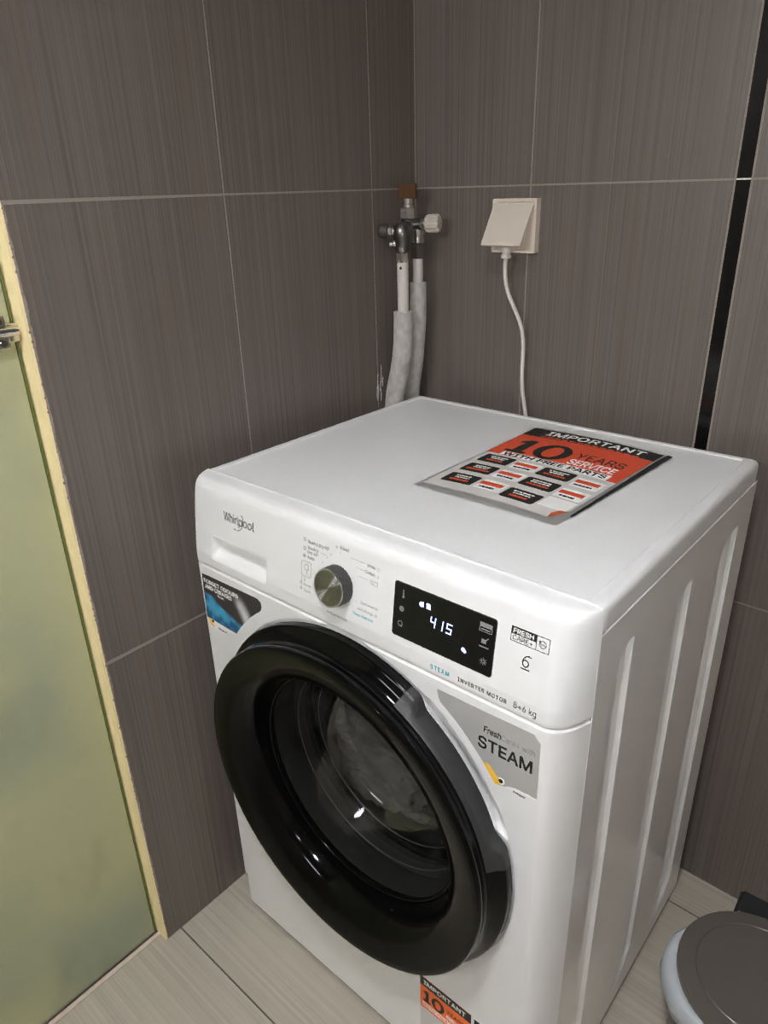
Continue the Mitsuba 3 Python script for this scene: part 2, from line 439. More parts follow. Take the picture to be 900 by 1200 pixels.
# right side panel: pressed channels
def channel_depth(Y, Z):
    D = np.zeros_like(Y)
    s = lambda t: t * t * (3 - 2 * t)
    for yl, yr, z1, bl, curve in [(-.4445, -.3985, .772, .0045, .05), (-.268, -.2275, .762, .014, .03), (-.125, -.0565, .768, .05, .02)]:
        z0 = .055
        top = z1 - np.clip((yr - .006 - Y) / (yr - yl), 0, 1) ** 2 * curve
        foot = np.clip((z0 + .05 - Z) / .05, 0, 1) ** 2 * .04
        a = s(np.clip((Y + foot - yl) / bl, 0, 1))
        b = s(np.clip((yr - foot - Y) / .0036, 0, 1))
        c = s(np.clip((top - Z) / .007, 0, 1))
        g = s(np.clip((Z - z0) / .006, 0, 1))
        D = np.maximum(D, .0062 * a * b * c * g)
    return D
ys = np.arange(SY + .0012, -.0005, .0006)
zs = np.r_[np.arange(.014, .12, .0025), np.arange(.12, .68, .02), np.arange(.68, ZT - LH - .0011, .0016), ZT - LH - .0012]
Yg, Zg = np.meshgrid(ys, zs)
Xg = W - .0003 - channel_depth(Yg, Zg)
V = np.c_[Xg.ravel(), Yg.ravel(), Zg.ravel()]
sp = trimesh.Trimesh(V, grid_faces(len(ys), len(zs)), process=False)
SP = wm("side_panel", sp, "m_side_enamel", smooth=True, label="side panel with three pressed channels")
wm("edge_bead", tube([(W - .0006, SY + .002, ZT - LH - .0004), (W - .0006, -.24, ZT - LH - .0004), (W - .0006, -.001, ZT - LH - .0004)], .0013, 10), "m_panel_white", SP, smooth=40)
wm("edge_bead", tube([(W - .0005, SY + .0006, .02), (W - .0005, SY + .0006, .4), (W - .0005, SY + .0006, ZT - .004)], .0009, 10), "m_panel_white", SP, smooth=40)
wm("side_panel", box(0.0003, .012, SY + .0012, -.0005, .014, ZT - LH - .0012), "m_side_enamel")
wm("back_panel", box(0.012, W - .012, -.008, -.0005, .014, ZT - LH - .0012), "m_side_enamel")
wm("base", box(0.012, W - .03, -.46, -.009, .012, .03), "m_print_black")
for (x, y) in [(.05, -.06), (.54, -.06), (.06, -.47), (.53, -.47)]:
    wm("foot", lathe([(0, 0), (.02, 0), (.02, .012), (.008, .014), (.008, .02), (0, .02)], 24, (x, y, 0)), "m_print_black", smooth=40)

# lower front and plinth
DXC, DZC = 0.300, 0.4716                        # centre of the porthole
def front_slab(y_front, z0, z1, ch=.0026):
    q = plan_full([])
    def ring(c, z):
        out = []
        for x, t in q:
            nx = (-1 if x < W / 2 else 1) * (1 - t)
            out.append((x - nx * c, SY + t * (y_front - SY) + t * c, z))
        out += [(W - .02, SY + .012, z), (.02, SY + .012, z), (.0005, SY + .0002, z)]
        return out
    R = [ring(ch, z0), ring(0, z0 + ch), ring(0, z1 - ch), ring(ch, z1)]
    n = len(R[0])
    V = np.vstack(R)
    F = grid_faces(n, 4, True)
    tri = shapely.geometry.Polygon([(a, b) for a, b, _ in R[0]])
    v2, f2 = trimesh.creation.triangulate_polygon(tri, engine="earcut")
    f2 = np.asarray(f2)
    from scipy.spatial import cKDTree
    idx = cKDTree(V[:n, :2]).query(v2)[1]
    m = trimesh.Trimesh(V, np.vstack([F, idx[f2], idx[f2] + 3 * n]), process=False)
    trimesh.repair.fix_normals(m)
    if m.volume < 0:
        m.invert()
    return m
def ycyl(r, y0, y1, x=DXC, z=DZC, n=160):
    c = m3.Manifold.cylinder(y1 - y0, r, r, n)
    return c.rotate((-90, 0, 0)).translate((x, y0, z))
body = man(front_slab(FY, ZS0 + .0012, ZS1 - .0012))
body = body - ycyl(.186, -.6, -.4) - ycyl(.2475, -.6, FY + .0035)
ell = m3.Manifold.sphere(1.0, 96).scale((.095, .011, .020)).rotate((0, -(40 - 90), 0)).translate((DXC + .228 * math.cos(math.radians(40)), FY + .004, DZC + .228 * math.sin(math.radians(40))))
body = body - ell
wm("front_panel", tm(body), "m_panel_white", smooth=28)
wm("plinth", front_slab(FY + .0035, .014, ZS0 - .0012), "m_panel_white", smooth=28)

# control panel
dx0, dx1, dzb, dzt = .0492, .1640, .7345, .7695        # detergent drawer grip
xs = np.unique(np.r_[np.linspace(.022, W - .034, 44), np.linspace(dx0 - .002, dx1 + .002, 50), [dx0 - .0012, dx0, dx0 + .0012, dx1 - .0012, dx1, dx1 + .0012]])
q = plan_full(xs)
zz = np.unique(np.r_[PZ, np.linspace(.722, .82, 30), np.linspace(dzb - .003, dzt + .002, 24), [dzt, dzt + .0012], np.linspace(.829, .8442, 10)])
def sstep(a, b, x):
    t = np.clip((x - a) / (b - a), 0, 1)
    return t * t * (3 - 2 * t)
R = []
for z in np.r_[ZS1 + .0002, zz]:
    c = .0014 * (1 - min(1, max(0, (z - ZS1) / .0016)))
    yf = float(panel_y(z))
    depth = .0145 * sstep(dx0, dx0 + .0035, q[:, 0]) * sstep(dx1, dx1 - .0035, q[:, 0]) * sstep(dzb - .001, dzb + .016, np.full(len(q), z)) * (1 if z <= dzt + 1e-6 else 0)
    s = np.where(q[:, 0] < W / 2, 1, -1) * (1 - q[:, 1])
    pull = .0075 * min(1, max(0, (z - .785) / .060)) ** 2.2 * np.clip((.030 - q[:, 0]) / .034, 0, 1)
    R.append(np.c_[q[:, 0] + pull + s * c, SY + q[:, 1] * (yf - SY) + q[:, 1] * c + depth, np.full(len(q), max(z, ZS1 + .0003))])
R.append(np.c_[np.clip(q[:, 0], .0036, W), np.full(len(q), SY + .0002), np.full(len(q), ZT - .004)])
R.insert(0, np.c_[q[:, 0], SY + .6 * q[:, 1] * (FY - SY), np.full(len(q), ZS1 + .0003)])
cp = trimesh.Trimesh(np.vstack(R), grid_faces(len(q), len(R)), process=False)
CP = wm("control_panel", cp, "m_panel_white", smooth=32)

# --- print on the panel and on the front
def on_panel(m, lift=.0):
    V = np.array(m.vertices)
    return trimesh.Trimesh(np.c_[V[:, 0], panel_y(V[:, 1]) - V[:, 2] - lift, V[:, 1]], np.array(m.faces)[:, ::1], process=False)
def on_front(m, lift=.0):
    V = np.array(m.vertices)
    return trimesh.Trimesh(np.c_[V[:, 0], FY - V[:, 2] - lift, V[:, 1]], np.array(m.faces), process=False)
TH = .00025
def text(s, x0, z0, h, x1=None, bold=False, slant=0.0, sp=None):
    """lettering from x0 on the base line z0, capitals h tall, fitted to end at x1"""
    if sp:
        ms, x = [], 0
        for ch in s:
            if ch == " ":
                x += h * .5
                continue
            g = meshkit.text_mesh(ch, h, TH, bold)
            g.apply_translation((x - g.bounds[0][0], 0, 0))
            x = g.bounds[1][0] + sp * h
            ms.append(g)
        m = concat(ms)
    else:
        m = meshkit.text_mesh(s, h, TH, bold)
    V = np.array(m.vertices)
    V[:, 0] -= V[:, 0].min()
    if x1 is not None:
        V[:, 0] *= (x1 - x0) / V[:, 0].max()
    V[:, 0] += slant * V[:, 1]
    m.vertices = V + np.array([x0, z0, 0])
    return m
def flat(poly, th=TH):
    return extrude(poly, th)
def bar(x0, x1, z0, z1):
    return flat(sg.box(x0, z0, x1, z1))
def ringpoly(x, z, r0, r1, a=1.0):
    p = sg.Point(0, 0).buffer(r1, quad_segs=12).difference(sg.Point(0, 0).buffer(r0, quad_segs=12))
    return shapely.affinity.translate(shapely.affinity.scale(p, a, 1), x, z)
def arcline(pts, w):
    return sg.LineString(pts).buffer(w / 2, quad_segs=4)

logo = concat([text("Whirl", .0775, .8005, .0118, .1075), text("pool", .1085, .8005, .0118, .1395)])
sw = [(.1085 + .0125 * math.cos(t) * 1.0, .8035 + .0075 * math.sin(t)) for t in np.linspace(math.radians(60), math.radians(-150), 24)]
wm("logo_lettering", on_panel(concat([logo, flat(arcline([(.099, .7935), (.106, .7925), (.1125, .7955), (.1165, .8015), (.1175, .809), (.116, .8145), (.1125, .8155)], .0008))])), "m_print_black", CP)

# programme texts round the knob
dark, grey, teal = [], [], []
dark += [text("Wash & Dry 90'", .2385, .8150, .0040, .2740, True), text("Wash &", .2385, .8075, .0036, .2570, True), text("Dry 45'", .2385, .8020, .0036, .2560, True), text("Auto", .2385, .7952, .0040, .2500, True)]
grey += [flat(ringpoly(.2335, .8180, .0014, .0026)), flat(ringpoly(.2335, .8065, .0014, .0026)), flat(sg.Point(.2333, .7972).buffer(.0024))]
grey += [bar(.2605, .2700, .8082, .8087), flat(sg.Point(.2775, .8115).buffer(.0009)), flat(sg.Point(.2715, .8060).buffer(.0008)), flat(sg.Point(.2640, .7975).buffer(.0008))]
grey += [flat(rpoly(.2290, .2455, .7710, .7905, .002).boundary.buffer(.00025)), flat(ringpoly(.2375, .7830, .0034, .0042)), bar(.2371, .2379, .7740, .7790), bar(.2290, .2294, .7515, .771), bar(.2340, .2352, .7640, .7690)]
grey += [flat(ringpoly(.2285, .7610, .0012, .0020)), flat(ringpoly(.2285, .7535, .0012, .0020)), text("Rinse", .2330, .7585, .0034, .2460), text("Spin", .2330, .7510, .0034, .2450)]
dark += [text("Mixed", .2915, .8228, .0040, .3050, True)]
grey += [flat(ringpoly(.2860, .8235, .0008, .0016)), bar(.2920, .2924, .8170, .8205)]
dark += [text("White", .3335, .8145, .0036, .3455, True), text("Cotton", .3310, .8062, .0036, .3455, True)]
grey += [flat(ringpoly(.3500, .8155, .0016, .0022)), flat(ringpoly(.3500, .8070, .0010, .0016)), bar(.3080, .3310, .8168, .8172), bar(.3170, .3300, .8082, .8086), bar(.3205, .3370, .7990, .7993), flat(rpoly(.3395, .3500, .7955, .8000, .001).boundary.buffer(.0003)), text("Eco", .3395, .7962, .003, .3445)]
grey += [text("Sportswear", .3265, .7672, .0034, .3475), text("Antiallergic", .3220, .7585, .0034, .3475), flat(ringpoly(.3505, .7685, .0012, .0018)), flat(ringpoly(.3505, .7600, .0012, .0018)), bar(.3175, .3215, .7672, .7675), bar(.3120, .3160, .7595, .7598)]
teal += [text("Steam Refresh", .3155, .7503, .0034, .3460)]
dark += [text("Spin & Drain", .2795, .7365, .0036, .3075)]
grey += [flat(ringpoly(.2755, .7382, .0010, .0018))]
for m in dark:
    wm("programme_lettering", on_panel(m), "m_print_grey", CP)
for m in grey:
    wm("programme_symbol", on_panel(m), "m_print_pale_grey", CP)
for m in teal:
    wm("programme_lettering", on_panel(m), "m_print_teal", CP)

wm("steam_lettering", on_panel(text("STEAM", .4292, .7275, .0056, .4538, True, sp=.32)), "m_print_teal", CP, label="teal lettering STEAM")
wm("motor_lettering", on_panel(text("INVERTER MOTOR", .4650, .7278, .0050, .5236, True, sp=.30)), "m_print_black", CP)
wm("load_lettering", on_panel(text("8+6 kg", .5315, .7280, .0074, .5568)), "m_print_black", CP)
fx0, fx1, fz0, fz1 = .5200, .5605, .7985, .8135
em = [flat(sg.box(fx0, (fz0 + fz1) / 2, fx0 + .0270, fz1)), flat(sg.box(fx0, fz0, fx1, fz1).boundary.buffer(.0003)), bar(fx0 + .0267, fx0 + .0273, fz0, fz1), text("CARE+", fx0 + .0018, fz0 + .0016, .0048, fx0 + .0235), flat(ringpoly(fx0 + .0338, .8060, .0032, .0038)), flat(arcline([(fx0 + .0305, .8075), (fx0 + .033, .8055), (fx0 + .0345, .8065), (fx0 + .037, .8048)], .0006)), flat(sg.Point(fx0 + .0302, .8085).buffer(.0008))]
wm("care_emblem", on_panel(concat(em)), "m_print_black", CP)
wm("care_emblem", on_panel(text("FRESH", fx0 + .0020, (fz0 + fz1) / 2 + .0014, .0048, fx0 + .0240, True), TH), "m_print_white", CP)
sx, sz = .5390, .7817
six = [flat(arcline([(sx + .0028, sz + .0072), (sx - .0002, sz + .0060), (sx - .0026, sz + .0030), (sx - .0034, sz - .0006), (sx - .0028, sz - .0036), (sx - .0004, sz - .0054), (sx + .0024, sz - .0040), (sx + .0032, sz - .0012), (sx + .0020, sz + .0012), (sx - .0004, sz + .0020), (sx - .0026, sz + .0008)], .0011)), bar(sx + .0024, sx + .0058, sz + .0060, sz + .0068), bar(sx - .0044, sx + .0048, sz - .0082, sz - .0070)]
wm("sense_emblem", on_panel(concat(six)), "m_print_black", CP)

# display
def seg_digit(ch, x, z, w, h, t):
    segs = {"a": (x, x + w, z + h - t, z + h), "d": (x, x + w, z, z + t), "g": (x, x + w, z + h / 2 - t / 2, z + h / 2 + t / 2), "f": (x, x + t, z + h / 2, z + h), "e": (x, x + t, z, z + h / 2), "b": (x + w - t, x + w, z + h / 2, z + h), "c": (x + w - t, x + w, z, z + h / 2)}
    use = {"4": "fgbc", "1": "bc", "5": "afgcd"}[ch]
    gap = t * .10
    polys = []
    for s in use:
        a, b, c, d = segs[s]
        if s in "adg":
            polys.append(sg.box(a + gap, c, b - gap, d))
        else:
            polys.append(sg.box(a, c + gap, b, d - gap))
    m = extrude(shapely.union_all(polys), TH)
    V = np.array(m.vertices)
    V[:, 0] += .10 * (V[:, 1] - z)
    m.vertices = V
    return m
disp = "display"
pd = rpoly(.3757, .5036, .7500, .8124, .0025)
DP = wm(disp, on_panel(extrude(pd, .0012)), "m_display_black", CP)
frame = pd.buffer(.0006).difference(pd.buffer(-.0002))
wm("display_frame", on_panel(extrude(frame, .0009)), "m_knob_side", CP)
LED = (0.95, 1.15, 2.2)
lit = concat([seg_digit("4", .4248, .7768, .0072, .0120, .0016), seg_digit("1", .4345, .7768, .0072, .0120, .0016), seg_digit("5", .4455, .7768, .0072, .0120, .0016)])
leaf = sg.Point(.4127, .7975).buffer(.0031).difference(sg.Point(.4137, .7985).buffer(.0011)).union(sg.Polygon([(.4110, .7985), (.4155, .8015), (.4160, .7950)]))
cup = sg.box(.4192, .7950, .4248, .7985).union(sg.Point(.4220, .7990).buffer(.0026)).union(sg.Point(.4205, .7998).buffer(.0018))
dot = sg.Point(.4690, .7673).buffer(.0024).union(sg.Point(.4710, .7660).buffer(.0020))
for nm, m in (("time_digits", lit), ("status_light", flat(leaf)), ("status_light", flat(cup)), ("status_light", flat(dot))):
    k = add(nm, world(on_panel(m, .00125)), "m_display_black", CP, label="glowing blue-white figures 4 15" if nm == "time_digits" else None)
    scene[k]["emitter"] = {"type": "area", "radiance": rgb(*LED)}
ic = [flat(arcline([(.3880, .7985), (.3880, .8050)], .0012)), flat(sg.Point(.3880, .7975).buffer(.0015)), flat(ringpoly(.3868, .7832, .0014, .0032)), flat(sg.Point(.3868, .7832).buffer(.0008)),
      flat(ringpoly(.3862, .7655, .0026, .0033)), flat(sg.Polygon([(.3866, .7650), (.3895, .7622), (.3880, .7618)])),
      flat(sg.box(.4855, .8010, .4998, .8056)), flat(sg.box(.4855, .7960, .4998, .8010).boundary.buffer(.0003)), bar(.4870, .4980, .7978, .7990),
      flat(sg.box(.4890, .7835, .4945, .7880)), flat(arcline([(.4930, .7860), (.4965, .7900)], .0010)), bar(.4870, .4980, .7790, .7802),
      flat(ringpoly(.4935, .7640, .0014, .0021))] + [flat(arcline([(.4935 + .0028 * math.cos(a), .7640 + .0028 * math.sin(a)), (.4935 + .0040 * math.cos(a), .7640 + .0040 * math.sin(a))], .0006)) for a in np.arange(0, 6.2, math.pi / 4)]
for m in ic[:13]:
    wm("display_symbol", on_panel(m, .00122), "m_display_icon", CP)
wm("display_symbol", on_panel(concat(ic[13:]), .00122), "m_display_icon", CP)

# programme knob
kx, kz, KR, KH = .2900, .7785, .0240, .0170
KY = float(panel_y(kz))
slope = math.atan2(PY[2] - PY[1], PZ[2] - PZ[1])
def kplace(m):
    m = m.copy()
    m.apply_transform(trimesh.transformations.rotation_matrix(-slope, (1, 0, 0)))
    m.apply_translation((kx, KY, kz))
    return m
# knurled skirt, brushed face of fine turned rings
rf = lambda t, r, h: r + (.00022 * np.sign(np.sin(t * 60)) if .003 < h < KH - .003 and r > KR - .002 else 0)
KN = wm("programme_knob", kplace(lathe([(KR, -.002), (KR, .002), (KR - .0002, .004), (KR - .0006, KH - .004), (KR - .0009, KH - .0012)], 360, rfun=rf, axis="-y")), "m_knob_side", CP, smooth=20, label="dark knob skirt")
wm("knob_rim", kplace(lathe([(KR - .0009, KH - .0014), (KR - .0012, KH - .0003), (KR - .0020, KH), (KR - .0026, KH - .0003)], 96, axis="-y")), "m_chrome", CP, smooth=40)
scene["m_knob_spun"] = {"type": "twosided", "bsdf": {"type": "roughconductor", "material": "none", "specular_reflectance": rgb(.38, .378, .376), "distribution": "ggx", "alpha_u": .34, "alpha_v": .022}}
tt = np.linspace(0, 2 * np.pi, 97)
fr = np.array([.0004, .008, .016, KR - .0026])
V = np.vstack([np.c_[r * np.cos(tt), np.full(97, -(KH - .0003)), r * np.sin(tt)] for r in fr])
uv = np.vstack([np.c_[np.full(97, r), tt / 6.2832] for r in fr])
fm = world(kplace(trimesh.Trimesh(V, grid_faces(97, len(fr)), process=False)))
k = key_for(CP + "__knob_face")
scene[k] = mikit.ply(fm, "m_knob_spun", smooth=True, uv=uv)
tag(k, "brushed metal knob face")
wm("knob_mark", kplace(lathe([(0, .0003), (.0011, .0003), (.0011, 0)], 16, (.0095, -(KH - .0002), .0090), "-y")), "m_print_white", CP)

# porthole door
def ang(t):
    return np.degrees(np.arctan2(np.sin(t), np.cos(t)))
def window(t):
    a = ang(t)
    return sstep(15.5, 21, a) * (1 - sstep(57, 62.0, a))
def dip(t, r, h):
    w = window(t)
    return r - max(r - .2328, 0.0) * w if h < .0285 else np.full(len(t), float(r))
PROF = [(.1690, -.012), (.1690, .000), (.1705, .0080), (.1735, .0180), (.1780, .0275), (.1840, .0345), (.1920, .0400), (.2020, .0440), (.2130, .0472), (.2220, .0493), (.2275, .0500), (.2305, .0490), (.2318, .0465), (.2320, .0430), (.2312, .0385), (.2296, .0345), (.2290, .0310), (.2300, .0270), (.2336, .0215), (.2375, .0180), (.2415, .0155), (.2440, .0140), (.2452, .0115), (.2452, .0040), (.2440, .0006)]
dc = (DXC, FY, DZC)
DOOR = wm("door", lathe(PROF, 300, dc, "-y", dip), "m_door_black", label="glossy black porthole door ring")
scene[DOOR] = mikit.ply(world(lathe(PROF, 300, dc, "-y", dip)), "m_door_black", smooth=35)
# grip: dark grey piece on the rim between two angles
ta = np.radians(np.linspace(11.5, 64.5, 90))
HP = [(.2300, .0275), (.2344, .0228), (.2378, .0188), (.2418, .0163), (.2446, .0146), (.2460, .0117), (.2460, .0036), (.2440, .0006)]
V = []
for r, h in HP:
    rr = dip(ta, r, h) + .0004
    V.append(np.c_[DXC + rr * np.cos(ta), np.full(90, FY - h - .0004), DZC + rr * np.sin(ta)])
V = np.vstack(V)
wm("handle", trimesh.Trimesh(V, grid_faces(90, len(HP)), process=False), "m_handle_grey", DOOR, smooth=50, label="dark grey grip recess")
# bowl glass, two skins
GP = [(.1688, -.004), (.1676, -.012), (.1630, -.028), (.1540, -.052), (.1420, -.078), (.1320, -.094), (.1220, -.103), (.1100, -.107), (.080, -.109), (.040, -.1098), (.0005, -.110)]
wm("glass", lathe(GP, 120, dc, "-y"), "m_door_glass", DOOR, smooth=60)
GP2 = [(r * .965, h + .006) for r, h in GP]
wm("glass_rim", lathe([(.1690, -.001), (.1660, .0006), (.1640, -.0006), (.1636, -.004), (.1660, -.006)], 120, dc, "-y"), "m_door_black", DOOR, smooth=60)
for r, h in ((.1560, -.0475), (.1425, -.0765)):
    wm("glass_ridge", lathe([(r + .0008, h), (r, h + .0012), (r - .0012, h), (r, h - .0012), (r + .0008, h)], 120, dc, "-y"), "m_handle_grey", DOOR, smooth=60)
wm("gasket", lathe([(.1695, .0), (.1700, -.030), (.1780, -.048), (.1790, -.060), (.1640, -.068), (.1650, -.078), (.1760, -.088), (.1900, -.094)], 96, (DXC, FY, DZC), "-y"), "m_rubber", WM, smooth=40)
drum = [(.175, -.094), (.2340, -.098), (.2360, -.115), (.2360, -.40), (.225, -.415), (.0, -.42)]
wm("drum", lathe(drum, 96, (DXC, FY, DZC), "-y"), "m_drum_steel", WM, smooth=30)

# stickers on the front
def flatset(items, fm=on_front):
    for nm, m, b, lift in items:
        wm(nm, fm(m, lift), b, WM)
s2o = sg.Polygon([(.4378, .7045), (.5560, .7072), (.5640, .6990), (.5645, .6268)] + [(DXC + .2600 * math.cos(a), DZC + .2600 * math.sin(a)) for a in np.radians(np.linspace(34.5, 56.5, 24))] + [(.4405, .6925)])
s2o = s2o.buffer(-.002).buffer(.002)
wash = s2o.intersection(sg.Polygon([(.48, .56), (.60, .56), (.60, .6262), (.5560, .6278), (.5400, .6268), (.5300, .6235), (.5200, .6140), (.5120, .60)]))
yel = s2o.intersection(sg.Polygon([(.500, .640), (.507, .6395), (.5165, .6310), (.5205, .6265), (.5225, .6190), (.5240, .608), (.50, .60)]))
wm("steam_sticker", on_front(flat(s2o)), "m_sticker_silver", WM, label="silver sticker with STEAM lettering")
S2 = WM + "__steam_sticker"
wm("print", on_front(flat(wash.union(sg.Point(.5222, .6262).buffer(.0046).intersection(s2o))), TH), "m_print_white", S2)
wm("print", on_front(flat(yel), TH * 1.6), "m_print_yellow", S2)
wm("print", on_front(flat(sg.Point(.5222, .6262).buffer(.0025)), TH * 2), "m_print_black", S2)
for m in [text("STEAM", .4922, .6575, .0148, .5570, True), text("Fresh", .4985, .6800, .0076, .5192, True, .12), text("Whirlpool", .5370, .6202, .0025, .5515)]:
    wm("lettering", on_front(m, TH), "m_print_black", S2)
wm("lettering", on_front(text("Care+ with", .5198, .6800, .0074, .5585, slant=.12), TH), "m_print_grey", S2)

s1o = sg.Polygon([(.0188, .7030), (.1400, .7056), (.1468, .7020), (.1480, .6945), (.1440, .6870)] + [(DXC + .2660 * math.cos(a), DZC + .2660 * math.sin(a)) for a in np.radians(np.linspace(127, 145, 16))] + [(.0165, .6120), (.0160, .6290)]).buffer(-.0015).buffer(.0015)
def sticker1_color(p, n, uv):
    x = p.x - MX
    z = p.z
    a = noise(x * 55.0, z * 60.0, 2.0)
    b = fbm(x * 130.0 + 4.0, z * 130.0, 9.0, octaves=3)
    base = mix((0.02, 0.09, 0.20), (0.06, 0.33, 0.52), smoothstep(0.28, 0.75, 0.55 * a + 0.45 * b + 3.5 * (x - 0.05)))
    grid = 0.5 + 0.5 * dr.cos((x + 0.35 * z) * 1500.0)
    darkc = mi.Color3f(0.035, 0.03, 0.032) * (0.7 + 0.9 * grid)
    base = mix(base, darkc, smoothstep(0.0, 0.006, z - (0.6720 - 0.35 * (x - 0.02)) - 0.012 * (a - 0.5)))
    steam = smoothstep(0.020, 0.0, dr.abs(x - (0.112 - 0.55 * (z - 0.665)) )) * smoothstep(0.700, 0.672, z) * smoothstep(0.075, 0.1, x)
    base = mix(base, (0.72, 0.72, 0.74), steam * (0.55 + 0.4 * b))
    return mix(base, (0.80, 0.79, 0.77), smoothstep(0.0015, -0.0005, z - (0.6285 - 0.04 * (x - 0.02))))
principled("m_sticker_photo", proc(sticker1_color), 0.4)
wm("freshness_sticker", on_front(flat(s1o)), "m_sticker_photo", WM, label="blue and dark photo sticker about odours and creases")
S1 = WM + "__freshness_sticker"
for m in [text("FORGET ODOURS", .0215, .6895, .0066, .0985, True), text("AND CREASES", .0225, .6805, .0066, .0830, True), text("Steam", .0500, .6745, .0036, .0640)]:
    wm("lettering", on_front(m, TH), "m_print_white", S1)
wm("print", on_front(flat(sg.Polygon([(.0185, .6285), (.0260, .6285), (.0300, .6220), (.0310, .6150), (.0230, .6180)]).intersection(s1o)), TH), "m_print_yellow", S1)
for m in [flat(sg.Point(.0295, .6260).buffer(.0022)), text("Whirlpool", .0420, .6175, .0024, .0600)]:
    wm("print", on_front(m, TH), "m_print_black", S1)

# --- warranty print, used on the leaflet and on the low sticker: u across 0..1, v up 0..H (in units of the width)
def big_ten(u0, u1, v0, v1):
    """a broad slab-serif 10"""
    h, w = v1 - v0, u1 - u0
    one = sg.Polygon([(u0, v0), (u0 + .36 * w, v0), (u0 + .36 * w, v0 + .13 * h), (u0 + .27 * w, v0 + .13 * h), (u0 + .27 * w, v1), (u0 + .15 * w, v1), (u0 + .02 * w, v0 + .84 * h), (u0 + .02 * w, v0 + .72 * h), (u0 + .11 * w, v0 + .76 * h), (u0 + .11 * w, v0 + .13 * h), (u0, v0 + .13 * h)])
    c = (u0 + .71 * w, v0 + .5 * h)
    o = shapely.affinity.scale(sg.Point(c).buffer(1, quad_segs=20), .30 * w, .52 * h)
    i = shapely.affinity.scale(sg.Point(c).buffer(1, quad_segs=20), .15 * w, .38 * h)
    return shapely.union_all([one, o.difference(i)])
def wline(s, u0, v0, h, u1, bold=True, slant=0.0):
    return text(s, u0, v0, h, u1, bold, slant)

# leaflet on the lid
LF = thing("warranty_leaflet", "red, black and white printed warranty leaflet in a clear sleeve on the washing machine lid", "leaflet")
LZ = ZT - .0013 + .0004
ctrl = np.array([[[.2742, -.3560], [.4790, -.3560]], [[.2775, -.0560], [.4960, -.0640]]])   # [v][u] corners
def leaf_xy(u, v):
    u, v = np.asarray(u), np.asarray(v)
    a = ctrl[0, 0] * ((1 - u) * (1 - v))[:, None] + ctrl[0, 1] * (u * (1 - v))[:, None] + ctrl[1, 0] * ((1 - u) * v)[:, None] + ctrl[1, 1] * (u * v)[:, None]
    return a
def leaf_z(u, v):
    # a gentle swell, edges almost down on the lid
    return .0012 + .0032 * np.sin(np.pi * np.clip(u, 0, 1)) * (.5 + .5 * np.sin(np.pi * np.clip(v, 0, 1))) + .0014 * np.sin(7.0 * v + 2.0 * u) * np.sin(np.pi * np.clip(u, 0, 1))
def refine(m, size):
    v, f = trimesh.remesh.subdivide_to_size(m.vertices, m.faces, size, max_iter=12)
    return trimesh.Trimesh(v, f, process=False)
def leaf(m, lift=0.0):
    m = refine(m, .05)
    V = np.array(m.vertices)
    xy = leaf_xy(V[:, 0], V[:, 1])
    return world(trimesh.Trimesh(np.c_[xy, LZ + leaf_z(V[:, 0], V[:, 1]) + V[:, 2] + lift], np.array(m.faces), process=False))
def lp(name, geom, b, lift, label=None):
    m = geom if isinstance(geom, trimesh.Trimesh) else extrude(geom, TH)
    return add(name, leaf(m, lift), b, LF, label=label)
page = sg.Polygon([(.0, .035), (.90, .035), (.955, .135), (.955, 1.0), (.0, 1.0)])
lp("page", page, "m_print_pale", 0.0)
lp("header_band", sg.Polygon([(0, .868), (.955, .885), (.955, 1), (0, 1)]), "m_print_black", TH)
lp("red_band", sg.Polygon([(0, .545), (.955, .530), (.955, .885), (0, .868)]), "m_print_red", TH)
lp("lettering", wline("IMPORTANT", .150, .915, .060, .860), "m_print_white", TH * 2)
lp("lettering", concat([bar(.135 + .056 * i, .135 + .056 * i + .045, .882, .893) for i in range(13)]), "m_print_red", TH * 2)
lp("big_figure", big_ten(.085, .500, .600, .800), "m_print_black", TH * 2)
lp("lettering", wline("YEARS", .540, .690, .070, .870, False), "m_print_black", TH * 2)
lp("lettering", wline("SERVICE", .545, .610, .062, .865), "m_print_white", TH * 2)
lp("white_strip", sg.Polygon([(.105, .545), (.880, .525), (.880, .592), (.105, .590)]), "m_print_white", TH * 2)
lp("lettering", wline("WITH FREE PARTS", .125, .542, .040, .860), "m_print_black", TH * 3)
RV = np.random.RandomState(3)
def legal(u0, u1, v0, v1, rows, k):
    ms = []
    for r in range(rows):
        v = v1 - (r + .8) * (v1 - v0) / rows
        w = (u1 - u0) * (.55 + .4 * RV.rand())
        c = (u0 + u1) / 2
        u = c - w / 2
        while u < c + w / 2 - .008:
            n = .008 + .02 * RV.rand()
            ms.append(bar(u, min(u + n, c + w / 2), v, v + .5 * (v1 - v0) / rows))
            u += n + .005
    return concat(ms)
for (u0, v0) in [(.045, .410), (.055, .262), (.065, .112), (.490, .405), (.500, .255), (.515, .095)]:
    lp("black_box", rpoly(u0, u0 + .225, v0, v0 + .105, .012), "m_print_black", TH)
    lp("small_print", legal(u0 + .03, u0 + .195, v0 + .05, v0 + .092, 2, 0), "m_print_white", TH * 2)
    lp("small_print", legal(u0 + .02, u0 + .205, v0 + .018, v0 + .05, 1, 0), "m_print_red", TH * 2)
for (u0, v0) in [(.300, .440), (.310, .295), (.320, .145), (.745, .420), (.755, .275)]:
    lp("info_box", rpoly(u0 - .005, u0 + .175, v0 - .035, v0 + .070, .010), "m_print_white", TH)
    lp("red_strip", sg.box(u0, v0 + .012, u0 + .155, v0 + .045), "m_print_red", TH * 2)
    lp("small_print", legal(u0 + .005, u0 + .15, v0 - .025, v0 + .002, 1, 0), "m_print_black", TH * 2)
